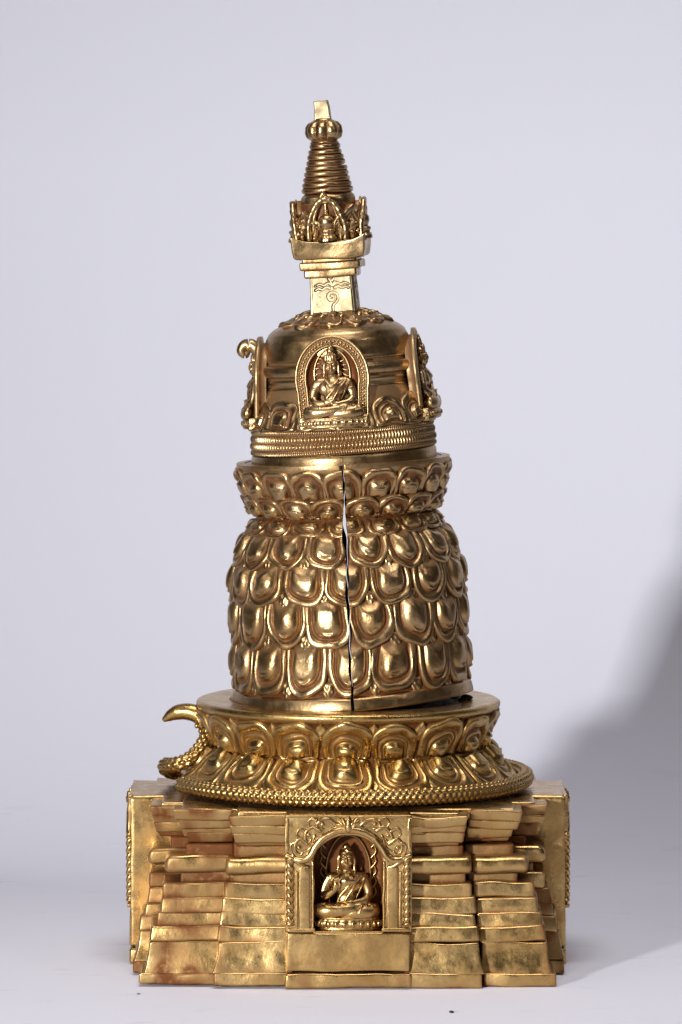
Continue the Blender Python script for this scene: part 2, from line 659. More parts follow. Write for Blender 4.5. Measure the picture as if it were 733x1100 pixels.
    chain([(21, -3, 37), (17, -8, 29), (11, -11.2, 19)], [1.0, 1.1, .8])
    for s in (-1, 1):
        for k in range(3):
            x = s * (14 + 6 * k)
            chain([(x, -21.2 + 2.1 * k, 5), (x + s * 2, -18.8 + 2 * k, 10.5), (x + s * 1.5, -11 + 1.5 * k, 13)], [.8, 1.0, .7], 12)
    if crown:                                                      # necklace and armlets
        chain([(-9, -6, 40), (-4, -12.2, 34), (0, -13, 32.4), (4, -12.2, 34), (9, -6, 40)], [1.0, 1.2, 1.7, 1.2, 1.0])
        for s in (-1, 1):
            for p, q in (((s * 21, 0, 30), 6.2), ((s * 21.5, -6, 16.5), 5.0)):
                ball(p, (q, q, 1.4), g=g)
    g.mapv(lambda P: P * np.array([1, .8, 1]))
    return remeshed(g, .55, 1, .5)


def lotus_seat(w, d, h, n):
    """small seat: two plates with a row of round petals between them"""
    g = G()
    t = np.linspace(0, 2 * np.pi, 220, endpoint=False)
    rows = [(.0, .90), (.08, .97), (.16, .97), (.22, .90), (.3, .95), (.5, 1.0), (.7, .96), (.8, .9), (.86, .98), (.94, .98), (1, .9), (1.0, .02)]
    P = []
    for v, k in rows:
        b = (.06 * np.abs(np.sin(n * t)) if .25 < v < .75 else 0) * np.ones_like(t)
        P.append(np.stack([w * (k + b) * np.sin(t), -d * (k + b) * np.cos(t), np.full_like(t, v * h)], -1))
    g.grid(np.array(P), cv=True)
    for i in range(2 * n):
        a = (i + .5) * np.pi / n
        x, y = w * 1.0 * math.sin(a), -d * 1.0 * math.cos(a)
        ball((x, y, h * .48), (w * .06, d * .08 + .6, h * .24), 8, g=g)
    return g


# ------------------------------------------------------------------ pedestal
def build_pedestal():
    root = empty('stupa_pedestal', (0, 0, 0),
                 'square gilt pedestal with stepped ledges and a front niche holding a seated figure', 'pedestal')
    # (row_top, row_bottom, inset) read off the front blocks
    lev = [(1045.5, 1062.5, 0, 2.2), (1012, 1044, 7.5, 2.0), (996, 1012, 10, 2.8), (980.5, 996, 17, 2.5), (965, 981, 20, 2.5),
           (949, 965, 23, 2.8), (936, 950, 40, 2.0), (921, 939, 26, 5.0), (908, 924, 46, 2.5), (899, 909, 48, 2.0), (894.5, 905.5, 42, 2.2),
           (886.5, 896, 38, 2.2), (876.5, 888, 33, 2.4)]

    def block(side, corner, seed, dz=0.0):
        """one stepped block of a face (front face coordinates); side = -1 left, 1 right"""
        g = G()
        r = np.random.default_rng(seed)
        for i, (yt, yb, o, rad) in enumerate(lev):
            F = (216 if corner else 228)
            fy = F - (o if corner else o * (.55 if i > 8 else .85))
            o2 = o + r.uniform(-1.6, 1.6)
            zt, zb = zof(yt - (5 if corner and i > 8 else 0), -fy), zof(yb - (5 if corner and i > 8 else 0), -fy)
            if i == 0:
                zb = r.uniform(0.2, 2.6)
            zt += dz * (i > 0) + r.uniform(-.9, .9) * (i > 0)
            zb += (dz if i > 1 else 0)
            s1 = 146 - .42 * o
            if corner:
                x0, x1 = s1 + .9, 225 - o2 + (r.uniform(-3.5, 2.5) if i > 2 else 0)
                yf, ybk = F - o2, 120
                yb_ = 120
            else:
                x0, x1 = 60, s1 - .9 + r.uniform(-.8, .8)
                yf = fy + r.uniform(-1.2, 1.2)
                yb_ = 150
            zb -= 1.2 if i else 0
            x0, x1 = x0 * .957, x1 * .957
            cx, hx = (x0 + x1) / 2, (x1 - x0) / 2
            cy, hy = -(yf + yb_) / 2, (yf - yb_) / 2
            lean = 5.5 if i == 1 else (2.0 if i in (2, 3, 4) else (-3.0 if i >= 9 else 0))
            sl = r.uniform(-.022, .022)
            bw = (r.uniform(.3, 1.1), r.uniform(.04, .09), r.uniform(0, 6.28), r.uniform(-.025, .025))

            def shp(P, h, lean=lean, sl=sl, i=i, bw=bw):
                P = P.copy()
                k = .5 - .5 * P[:, 2] / h[2]            # 1 at the bottom
                kk = k ** 2.2 if i == 1 else k
                fr = sstep(0, 1, (-P[:, 1] / h[1] + 1) / 2)
                P[:, 1] -= lean * kk * fr
                P[:, 0] += lean * kk * sstep(-.2, 1, P[:, 0] / h[0])
                if i:
                    P[:, 2] += sl * P[:, 0] + bw[0] * np.sin(P[:, 0] * bw[1] + bw[2])
                P[:, 1] += bw[3] * P[:, 0] * fr
                if i == 7:                              # rolled ledge: bulges at mid height
                    P[:, 1] -= 3.0 * (1 - (P[:, 2] / h[2]) ** 2) * fr
                return P
            b = rbox((cx, cy, (zt + zb) / 2), (hx, hy, (zt - zb) / 2), rad, 4.0, shape=shp)
            V = b.V[0]
            # worn, hand-finished faces
            V = warp(V, .75, .055, seed * 7 + i)
            V = warp(V, .16, .3, seed * 7 + i + 3)
            rz = (V[:, 2] - zb) / (zt - zb)
            rx = (V[:, 0] - x0) / (x1 - x0)
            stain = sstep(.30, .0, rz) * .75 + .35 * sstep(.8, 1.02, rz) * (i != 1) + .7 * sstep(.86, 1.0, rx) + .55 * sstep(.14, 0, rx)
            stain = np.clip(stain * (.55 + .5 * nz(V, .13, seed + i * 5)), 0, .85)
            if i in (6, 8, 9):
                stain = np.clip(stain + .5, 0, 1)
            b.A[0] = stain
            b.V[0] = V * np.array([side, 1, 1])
            if side < 0:
                b.F = [f[:, ::-1] for f in b.F]
            g.merge(b)
        return g

    s = 1
    for q in range(4):
        rt = rotz(q * math.pi / 2)
        for sd in (-1, 1):
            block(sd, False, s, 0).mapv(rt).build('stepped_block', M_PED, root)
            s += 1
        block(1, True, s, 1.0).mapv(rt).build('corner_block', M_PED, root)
        s += 1
    # core and top plate
    g = rbox((0, 0, 88), (152, 152, 84), 3, 12)
    g.A[0][:] = .6
    g.build('core', M_PED, root, auto=0)
    g = G()
    rbox((0, 0, 175.5), (174, 174, 6.0), 2.2, 6, .5, 5, .05, g=g)
    rbox((0, 0, 175.2), (198, 116, 6.0), 2.2, 6, .5, 6, .05, g=g)
    rbox((0, 0, 174.9), (116, 198, 6.0), 2.2, 6, .5, 7, .05, g=g)
    g.build('top_plate', M_PED, root)

    # ---- niche plaques, one on each side
    zs = lambda y: zof(y, -232)

    def arch_path(xh, ysp, ytop, n=60, foot=None, power=2.0):
        """arch from left foot to right foot as (x, z)"""
        t = np.linspace(np.pi, 0, n)
        x = xh * np.sign(np.cos(t)) * np.abs(np.cos(t)) ** (2 / power)
        z = zs(ysp) + (zs(ytop) - zs(ysp)) * np.abs(np.sin(t)) ** (2 / power)
        p = np.stack([x, z], 1)
        if foot is not None:
            zz = np.linspace(zs(foot), zs(ysp), 16, endpoint=False)
            p = np.vstack([np.stack([np.full(16, -xh), zz], 1), p, np.stack([np.full(16, xh), zz[::-1]], 1)])
        return p

    fig = seated_figure(True, False)
    for q in range(4):
        rq = rotz(q * math.pi / 2)
        rt = lambda P, rq=rq: rq(P * np.array([.957, 1, 1]))
        YF = -232.0
        # lower slab and its foot
        g = G()
        rbox((0, YF + 28, (zs(1003) + zs(1043)) / 2), (66.5, 29, (zs(1003) - zs(1043)) / 2 + .6), 2.0, 4, .5, 40 + q, .09, g=g)
        b = rbox((0, YF + 28, zs(1046) / 2 + .6 * (q % 2 == 0)), (68.5, 29.5, zs(1046) / 2 - .6 * (q % 2 == 0)), 3.0, 4, .7, 50 + q, .09)
        b.A[0] = np.clip(.5 * nz(b.V[0], .15, 3), 0, .5)
        g.merge(b)
        for gg in (g,):
            gg.mapv(rt)
        plaque = g.build('niche_plaque', M_PED, root)
        # panel with an arched opening
        op = arch_path(37.5, 930, 897, 60, 1000)
        n = len(op)
        c = np.array([0, zs(950)])
        zt, zb = zs(876), zs(1001.5 if q % 2 == 0 else 1041)
        # outer rectangle met by rays from the middle
        d = op - c
        big = 1e9
        k = np.minimum(np.where(np.abs(d[:, 0]) > 1e-6, 69.0 / (np.abs(d[:, 0]) + 1e-9), big),
                       np.where(d[:, 1] > 0, (zt - c[1]) / (np.abs(d[:, 1]) + 1e-9), (c[1] - zb) / (np.abs(d[:, 1]) + 1e-9)))
        rect = c + d * k[:, None]
        # pin the bottom ends to the lower corners
        rect[0], rect[-1] = (-69, zb), (69, zb)
        rows = []
        for yy, A_, B_, w in ((-150, rect * np.array([.94, 1]), rect, 0), (-190, rect * np.array([.97, 1]), rect, 0), (YF + 5, rect * np.array([.997, 1]), rect, 0), (YF + 1.5, rect, rect, 0), (YF + .3, rect, op, .015), (YF, rect, op, .05)):
            e = A_ + (B_ - A_) * w
            rows.append(np.stack([e[:, 0], np.full(n, yy), e[:, 1]], 1))
        for w in np.linspace(.1, .95, 8):
            e = rect + (op - rect) * w
            rows.append(np.stack([e[:, 0], np.full(n, YF), e[:, 1]], 1))
        for w, yy in ((1.0, YF + .6), (1.0, YF + 3), (1.0, YF + 14), (1.0, YF + 30), (.98, YF + 34)):
            e = c + (op - c) * w
            rows.append(np.stack([e[:, 0], np.full(n, yy), e[:, 1]], 1))
        for w in (.8, .55, .3, .03):
            e = c + (op - c) * w
            rows.append(np.stack([e[:, 0], np.full(n, YF + 34), e[:, 1]], 1))
        P = np.array(rows)
        g = G()
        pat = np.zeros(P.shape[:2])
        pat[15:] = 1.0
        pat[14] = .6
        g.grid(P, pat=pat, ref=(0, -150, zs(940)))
        g.V[0] = warp(g.V[0], .3, .12, 77 + q)
        # niche floor
        rbox((0, YF + 17, zs(1002.0)), (38, 17, 1.4), .5, 4, g=g)
        # flame-edged halo on the niche back wall
        for s_ in (-1, 1):
            pth = catmull([(s_ * 20, YF + 31, zs(975)), (s_ * 24, YF + 31, zs(950)), (s_ * 22, YF + 31, zs(925)), (s_ * 12, YF + 31, zs(906)), (0, YF + 31, zs(901))], 30)
            tube(pth, np.linspace(1.4, 1.2, 30), 10, g=g)
            for kk in range(6):
                yy = 970 - kk * 11
                tube(catmull([(s_ * 25, YF + 31.5, zs(yy)), (s_ * 30, YF + 31, zs(yy - 7)), (s_ * 28, YF + 31, zs(yy - 14))], 10), np.linspace(1.6, .5, 10), 8, g=g)
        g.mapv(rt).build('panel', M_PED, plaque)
        # arch moulding with out-curled feet
        half = [(-37, 995), (-37.2, 960), (-38.5, 932)]
        pth = catmull([(-61, YF - 1, zs(917)), (-58, YF - 2, zs(923)), (-49, YF - 2.5, zs(924)), (-41.5, YF - 2.5, zs(919)), (-35.5, YF - 2.5, zs(909)),
                       (-26, YF - 2.5, zs(899)), (-13, YF - 2.5, zs(893)), (0, YF - 2.5, zs(891.5)), (13, YF - 2.5, zs(893)), (26, YF - 2.5, zs(899)),
                       (35.5, YF - 2.5, zs(909)), (41.5, YF - 2.5, zs(919)), (49, YF - 2.5, zs(924)), (58, YF - 2, zs(923)), (61, YF - 1, zs(917))], 110)
        rr = 3.7 * np.ones(110)
        rr[:14] = np.linspace(1.6, 3.7, 14)
        rr[-14:] = np.linspace(3.7, 1.6, 14)
        g = tube(pth, rr, 16, flat=.85)
        for s_ in (-1, 1):
            tube(catmull([(s_ * 38.5, YF - 1, zs(926)), (s_ * 38.5, YF - 1, zs(960)), (s_ * 38.5, YF - 1, zs(999))], 20), 1.5, 10, g=g)
        g.mapv(lambda P: warp(P, .3, .2, 5)).mapv(rt).build('arch_moulding', M_PED, plaque)
        for s_ in (-1, 1):
            # flat pilaster and thin fillet
            g = rbox((s_ * 47.5, YF - .5, (zs(931) + zs(999)) / 2), (6.0, 3.2, (zs(931) - zs(999)) / 2), 1.6, 4, .35, 9)
            rbox((s_ * 56.2, YF - .2, (zs(936) + zs(996)) / 2), (1.5, 2.6, (zs(936) - zs(996)) / 2), 1.0, 4, .3, 10, g=g)
            rbox((s_ * 51, YF - .8, zs(998.6)), (15, 3.6, 2.0), 1.2, 4, .3, 12, g=g)
            tube(catmull([(s_ * 42, YF - 1, zs(932)), (s_ * 50, YF - 2, zs(929.5)), (s_ * 60, YF - 2, zs(922)), (s_ * 67, YF - 1, zs(919))], 24), np.linspace(2.0, 2.8, 24), 12, g=g)
            g.mapv(rt).build('pilaster', M_PED, plaque)
            z0, z1 = zs(991), zs(924)
            nst = 120
            pth = np.stack([np.full(nst, s_ * 63.2), np.full(nst, YF - 1.0), np.linspace(z0, z1, nst)], 1)
            g = tube(pth, 3.6, 36, hf=lambda s, ph, s_=s_: 1.5 * (np.abs(np.sin(1.0 * ph - s_ * 26 * s)) - .5))
            ball((s_ * 63.2, YF - 1, z0 - 1.5), (5, 4.4, 2.2), g=g)
            ball((s_ * 63.2, YF - 1, z1 + 1.0), (5, 4.4, 2.4), g=g)
            g.mapv(rt).build('twisted_column', M_PED, plaque)
            # leafy scrolls in the corner
            g = G()
            for pts, r0, r1 in (([(-6, 889), (-13, 886), (-20, 881), (-28, 880), (-34, 885), (-32, 890), (-27, 890)], 2.4, 1.0),
                                ([(-30, 892), (-38, 888), (-45, 893), (-47, 901), (-43, 905), (-40, 901)], 2.3, 1.0),
                                ([(-44, 907), (-52, 901), (-57, 906), (-57, 914), (-52, 918), (-49, 914)], 2.2, .9),
                                ([(-34, 881), (-40, 879), (-44, 883), (-42, 887)], 2.0, .8),
                                ([(-46, 893), (-53, 890), (-56, 896), (-53, 899)], 1.9, .8),
                                ([(-57, 905), (-62, 908), (-61, 915)], 1.8, .8),
                                ([(-12, 888), (-18, 890), (-24, 895)], 1.7, .8),
                                ([(-36, 897), (-41, 910), (-47, 914)], 1.7, .8),
                                ([(-4, 888), (-9, 880), (-17, 877.5)], 1.9, .7)):
                pth = catmull([(-s_ * x, YF - 1.4, zs(y)) for x, y in pts], 26)
                tube(pth, np.linspace(r0, r1, 26), 10, g=g)
            for x, y in ((-28, 885), (-43, 897), (-53, 910)):
                ball((-s_ * x, YF - 1.2, zs(y)), (2.6, 2.4, 2.0), 10, g=g)
            rbox((s_ * 66.6, YF, (zs(879) + zs(915)) / 2), (2.0, 2.2, 18), 1.0, 4, .3, 4, g=g)
            g.mapv(lambda P: warp(P, .35, .25, 8)).mapv(rt).build('scrollwork', M_PED, plaque)
        g = G()                                                      # leaf crest over the arch
        tube(catmull([(0, YF - 2, zs(877.5)), (0, YF - 3.5, zs(884)), (0, YF - 3, zs(891))], 16), [1.8] * 4 + [3.2] * 6 + [4.2] * 6, 14, g=g)
        for s_ in (-1, 1):
            for dx, dy in ((7, 878.5), (12, 881), (15, 885.5)):
                tube(catmull([(s_ * 2, YF - 2.5, zs(890)), (s_ * dx * .6, YF - 3, zs(887 - (890 - dy) * .25)), (s_ * dx, YF - 1.5, zs(dy))], 14), np.linspace(1.9, .9, 14), 10, g=g)
        rbox((0, YF + .2, zs(877.2)), (68, 1.8, 1.5), .9, 4, .3, 31, g=g)
        g.mapv(rt).build('leaf_crest', M_PED, plaque)
        # figure and its lotus seat
        cx = -3.0
        sw = lotus_seat(35.5, 14.5, zs(986) - zs(1001), 12)
        sw.mapv(lambda P: P + np.array([cx + 3.2, YF + 15.5, zs(1001)])).mapv(rt).build('lotus_seat', M_PED, plaque)
        f2 = G()
        f2.merge(fig)
        sx = (zs(905) - zs(986)) / 69.5
        f2.mapv(lambda P: P * np.array([1.0, .95, sx]) + np.array([cx + 1, YF + 17, zs(987)])).mapv(rt).build('seated_figure', M_PED, plaque)
    return root


# ------------------------------------------------------------------ lotus base
def build_lotus():
    z0 = zof(843)
    root = empty('lotus_base', (0, 0, z0), 'round lotus base with two petal rows and a coiled serpent, lying on the square pedestal', 'lotus base')
    zl = lambda y: zof(y) - z0
    prof = [(2, zl(754)), (118, zl(754)), (121, zl(750.5)), (160, zl(750)), (163.5, zl(751.5)), (164, zl(756)), (161.5, zl(760)), (157, zl(762)),
            (153, zl(775)), (146, zl(795)), (144.5, zl(799)), (148, zl(803)), (158, zl(812)), (170, zl(824)), (178, zl(834)), (184, zl(841)), (184, 0.6), (10, .6)]
    P = dense(prof, 1.5)
    pr = np.array(P)
    pat = np.zeros((360, len(pr)))
    k = (pr[:, 1] < zl(759)) & (pr[:, 1] > zl(842)) & (pr[:, 0] > 130)
    pat[:, k] = .85
    pat[:, pr[:, 0] < 128] = 1.0
    g = lathe(P, 360, pat=pat)
    g.V[0] = warp(g.V[0], .35, .06, 3)
    g.build('base_ring', M_LOT, root)
    rr = np.array([(159.5, zl(758)), (153, zl(775)), (147, zl(790)), (144.5, zl(798)), (144.5, zl(800)), (148, zl(803)), (158, zl(812)), (170, zl(824)), (180, zl(836))])
    rad = lambda z: np.interp(-z, -rr[:, 1], rr[:, 0])
    n = 18
    for i in range(n):
        a = 2 * np.pi * i / n - .01
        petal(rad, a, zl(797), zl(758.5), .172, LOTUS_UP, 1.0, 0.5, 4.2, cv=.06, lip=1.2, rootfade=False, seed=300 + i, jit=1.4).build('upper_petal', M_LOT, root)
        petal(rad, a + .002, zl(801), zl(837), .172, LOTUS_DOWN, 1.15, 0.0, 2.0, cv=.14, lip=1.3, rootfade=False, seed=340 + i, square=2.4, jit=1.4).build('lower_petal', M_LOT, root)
    # filler leaf points between the petals
    for i in range(n):
        a = 2 * np.pi * (i + .5) / n - .01
        g = petal(rad, a, zl(780), zl(761.5), .05, ([0, .1, .4, 1], [1.0, 1.8, 2.5, 4.0]), 1.0, 0, 1.5, cv=.5, lip=0, rootfade=False, point=1, seed=i, square=1.6, ns=10)
        g.merge(petal(rad, a, zl(818), zl(837), .045, ([0, .1, .4, 1], [1.0, 1.8, 2.5, 3.5]), 1.0, 0, .5, cv=.5, lip=0, rootfade=False, point=1, seed=i, square=1.6, ns=10))
        g.build('leaf_point', M_LOT, root)
    # serpent: braided coil round the foot, neck climbing at the left
    ang = np.linspace(-1.16, 2 * np.pi - 1.78, 340)
    pts = [(191.5 * math.sin(a), -191.5 * math.cos(a), 9.5 + .4 * math.sin(5 * a)) for a in ang]
    tail = [(-195, 14, 15), (-196, -10, 22), (-186, -29, 25), (-172, -36, 31), (-160, -34, 42), (-152, -27, 56), (-148, -18, 68)]
    path = np.vstack([np.array(pts), catmull([pts[-1]] + tail, 70)[1:]])
    seg = np.linalg.norm(np.diff(path, axis=0), axis=1)
    S = np.concatenate([[0], np.cumsum(seg)])
    ns = 1500
    ss = np.linspace(0, S[-1], ns)
    path = np.stack([np.interp(ss, S, path[:, k]) for k in range(3)], 1)
    for _ in range(4):
        path[1:-1] = .25 * path[:-2] + .5 * path[1:-1] + .25 * path[2:]
    r = np.interp(ss, [0, S[-1] - 150, S[-1] - 60, S[-1]], [8.3, 8.3, 7.6, 6.2])

    def braid(s, ph):
        L_ = S[-1]
        x = s * L_
        row = np.floor(9 * ph / (2 * np.pi) + .25)
        c = np.abs(np.sin(np.pi * (9 * ph / (2 * np.pi) + .25)))
        k = np.abs(np.sin(np.pi * (x / 7.4 + .5 * row + .12 * np.sin(x * .11)) + .5 * c))
        return 2.3 * k ** .8 * c ** .6 - 1.1
    g = tube(path, r, 54, hf=braid, up=(0, 0, 1))
    ball(path[0], (7.5, 7.5, 7.5), 16, g=g)
    for k in range(26):
        t_, p_ = rng.uniform(0, 1.3), rng.uniform(0, 6.28)
        d = np.array([-math.cos(t_) * .5 - .0, -math.cos(t_) * .85, 0]) + np.array([.85 * math.sin(t_) * math.cos(p_), -.5 * math.sin(t_) * math.cos(p_), math.sin(t_) * math.sin(p_)])
        ball(path[0] + d * 7.3, 1.7, 7, g=g)
    coil = g.build('serpent_coil', M_LOT, root)
    # horned hook at the head
    pth = catmull([(-149, -10, 66), (-156, -9, 73), (-166, -8, 78.5), (-178, -6, 79.5), (-189, -4, 76.5), (-198, -2, 71)], 50)
    g = tube(pth, np.interp(np.linspace(0, 1, 50), [0, .2, .45, .7, .9, 1], [9, 9.6, 9.2, 8.0, 5.6, 3.2]), 24)
    g.mapv(lambda P: warp(P, .5, .12, 2)).build('hook', M_LOT, root)
    g = G()                                                          # curled cheek below the hook and knobs on the neck
    tube(catmull([(-162, -13, 75), (-158, -17, 67), (-155, -22, 57), (-159, -28, 46), (-167, -33, 35)], 40), np.linspace(4.6, 3.2, 40), 12, g=g)
    tube(catmull([(-150, -16, 70), (-156, -18, 60), (-155, -20, 50), (-161, -24, 40)], 30), np.linspace(2.5, 1.8, 30), 12, g=g)
    for x, y, z, q in ((-157, -24, 52, 3.4), (-158, -30, 45, 3.2), (-165, -33, 40, 3.6), (-172, -36, 33, 3.8), (-152, -24, 62, 3.8), (-148, -22, 71, 3.8), (-164, -22, 60, 3.2), (-168, -20, 66, 3.0), (-156, -20, 76, 3.0), (-176, -34, 30, 3.2)):
        ball((x + 6, y, z), (q * .85, q * .85, q), 12, g=g)
    g.mapv(lambda P: warp(P, .5, .2, 4)).build('serpent_mane', M_LOT, root)
    return root


# ------------------------------------------------------------------ petalled body in two halves
def build_shells():
    z0 = zof(751)
    zl = lambda y: zof(y) - z0
    pr = np.array([(126, -.0), (126, zl(735)), (122, zl(733)), (121.5, zl(700)), (122, zl(650)), (120, zl(615)), (114, zl(588)), (104, zl(567)), (95, zl(555)), (91.5, zl(550)),
                   (93, zl(544)), (99, zl(533)), (104, zl(518)), (110, zl(505)), (113, zl(502.5)), (114.5, zl(499)), (115.5, zl(496)), (114.5, zl(493))])
    radf = lambda z: np.interp(z, pr[2:14, 1], pr[2:14, 0])
    rows = []      # (root_y, tip_y, n, phase, up)
    for k, (yr, yt) in enumerate(((549, 570), (556, 604), (586, 642), (622, 686), (668, 736))):
        rows.append((yr, yt, 16, (k + 1) % 2 * 0.0 + (0.5 if k % 2 == 1 else 0.0), False, k))
    rows.append((533, 498, 18, 0.0, True, 5))
    rows.append((551, 525, 18, .5, True, 6))
    roots = []
    for side, lean, off, lab in ((-1, -2.2, (4.2, 0, 0), 'left half of the split petalled body, sitting flat on the lotus base'),
                                 (1, -2.35, (5.0, 0, .6), 'right half of the split petalled body, its lower edge lifted above a dark gap')):
        root = empty('petal_shell', (off[0], off[1], z0 + off[2]), lab, 'petalled shell', math.radians(lean))
        gap = 1.0
        root['group'] = 'two halves of the split petalled body'

        def edge(P):
            """the seam is not a clean cut: it opens at the waist and wanders"""
            P = P.copy()
            w = np.exp(-(np.abs(P[:, 0]) / 22.0))
            zz = P[:, 2]
            op = 2.8 * np.exp(-((zz - zl(566)) / 17) ** 2) + .7 * np.exp(-((zz - zl(640)) / 60) ** 2) * (P[:, 1] < 0)
            wob = .9 * np.sin(zz * .09) + .5 * np.sin(zz * .23 + 1)
            P[:, 0] += w * (side * op * .6 + wob)
            if side > 0:                          # the right half was cut short: its foot climbs to the right
                lift = 5.0 * sstep(5, 130, P[:, 0]) * sstep(60, 0, zz) * sstep(-130, 100, -P[:, 1] + 0)
                P[:, 2] += lift
            return P

        # wall: outer skin, inner skin and the two cut faces
        P = dense(pr, 3.0)
        nzr = len(P)
        na = 130
        rows_o, rows_i, pat = [], [], []
        ring = []
        for (r_, z_) in P:
            e = math.asin(gap / r_)
            a = np.linspace(e, np.pi - .1 / r_, na) * side
            ri = r_ - 9
            ei = math.asin(gap / ri)
            ai = np.linspace(np.pi - .1 / ri, ei, na) * side
            o = np.stack([r_ * np.sin(a), -r_ * np.cos(a), np.full(na, z_)], 1)
            i = np.stack([ri * np.sin(ai), -ri * np.cos(ai), np.full(na, z_)], 1)
            nb = 5
            c1 = np.linspace(o[-1], i[0], nb + 2)[1:-1]
            c2 = np.linspace(i[-1], o[0], nb + 2)[1:-1]
            ring.append(np.vstack([o, c1, i, c2]))
        R = np.array(ring)
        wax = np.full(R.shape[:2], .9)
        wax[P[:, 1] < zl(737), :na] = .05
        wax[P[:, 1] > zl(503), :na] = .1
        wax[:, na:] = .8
        g = G()
        g.grid(R, cv=True, pat=wax, ref=(side * 60, 0, zl(620)))
        # close the top and bottom rims
        for idx in (0, -1):
            o, i = R[idx][:na], R[idx][na + 5:na + 5 + na][::-1]
            st = np.array([o + (i - o) * t for t in (0, .5, 1)])
            g.grid(st, pat=np.full(st.shape[:2], .1), ref=(side * 60, 0, zl(620)))
        g.mapv(edge).mapv(lambda Q: warp(Q, .3, .07, 9)).build('shell_wall', M_BODY, root)
        # plain band round the foot
        bp = dense([(125, 1.5), (129.5, .2), (130.5, 2), (129.5, 8), (128, zl(738)), (124, zl(735))], 1.0)
        e = math.asin((gap + .3) / 130)
        aa = np.linspace(e, np.pi - .1 / 130, 170) * side
        B = np.array([np.stack([r_ * np.sin(aa), -r_ * np.cos(aa), np.full(170, z_)], 1) for r_, z_ in bp])
        g = G()
        g.grid(B, ref=(0, 0, zl(742)))
        g.mapv(edge).mapv(lambda Q: warp(Q, .7, .06, 19)).build('foot_band', M_BODY, root)
        # shelf inside the mouth, under the dome
        th = np.linspace(.02, np.pi - .02, 60) * side
        rr_ = np.linspace(4, 112, 8)
        zs_ = zl(493.8)
        T = np.array([np.stack([np.maximum(q * np.abs(np.sin(th)), gap) * side, -q * np.cos(th), np.full(60, zs_)], 1) for q in rr_])
        Bt = T[::-1].copy()
        Bt[..., 2] -= 5
        g = G()
        g.grid(np.concatenate([T, Bt]), pat=np.full((16, 60), .2))
        g.build('shelf', M_BODY, root)
        seed = 0
        for yr, yt, n, phs, up, k in rows:
            for i in range(n):
                a = 2 * np.pi * (i + phs) / n
                a = (a + np.pi) % (2 * np.pi) - np.pi
                w = np.pi / n * (1.10 if up else 1.02)
                x = math.sin(a) * side
                if x < -.36:
                    continue
                if up:
                    g = petal(radf, a, zl(yr), zl(yt), w, ARCH_PROF, .85, 0.2 if k == 5 else 1.0, 5.0 if k == 5 else 8.0, cv=.30, lip=.9, rootfade=False, seed=500 + k * 40 + i, jit=1.2)
                else:
                    g = petal(radf, a, zl(yr), zl(yt), w, BODY_PROF, .55 if k == 0 else (.72 if k == 1 else .80), -1.0, 3.6 if k else 2.0, cv=.50 if k else .45, lip=1.2,
                              seed=500 + k * 40 + i, square=2.25, jit=1.5)
                g.clip_x(gap, side)
                if g.n < 60:
                    continue
                g.mapv(edge)
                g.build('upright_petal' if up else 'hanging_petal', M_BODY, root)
        # small leaf points in the gaps below each row
        g = G()
        for yr, yt, n, phs, up, k in rows[1:5]:
            for i in range(n):
                a = 2 * np.pi * (i + phs + .5) / n
                a = (a + np.pi) % (2 * np.pi) - np.pi
                if math.sin(a) * side < .03:
                    continue
                g.merge(petal(radf, a, zl(yt - 16), zl(yt + 2), .05, ([0, .1, .4, 1], [1.5, 2.5, 3.0, 4.0]), .9, 0, 1.0, cv=.5, lip=0, rootfade=False, point=1, seed=i, square=1.5, ns=8))
        g.build('leaf_points', M_BODY, root)
        roots.append(root)
    return roots


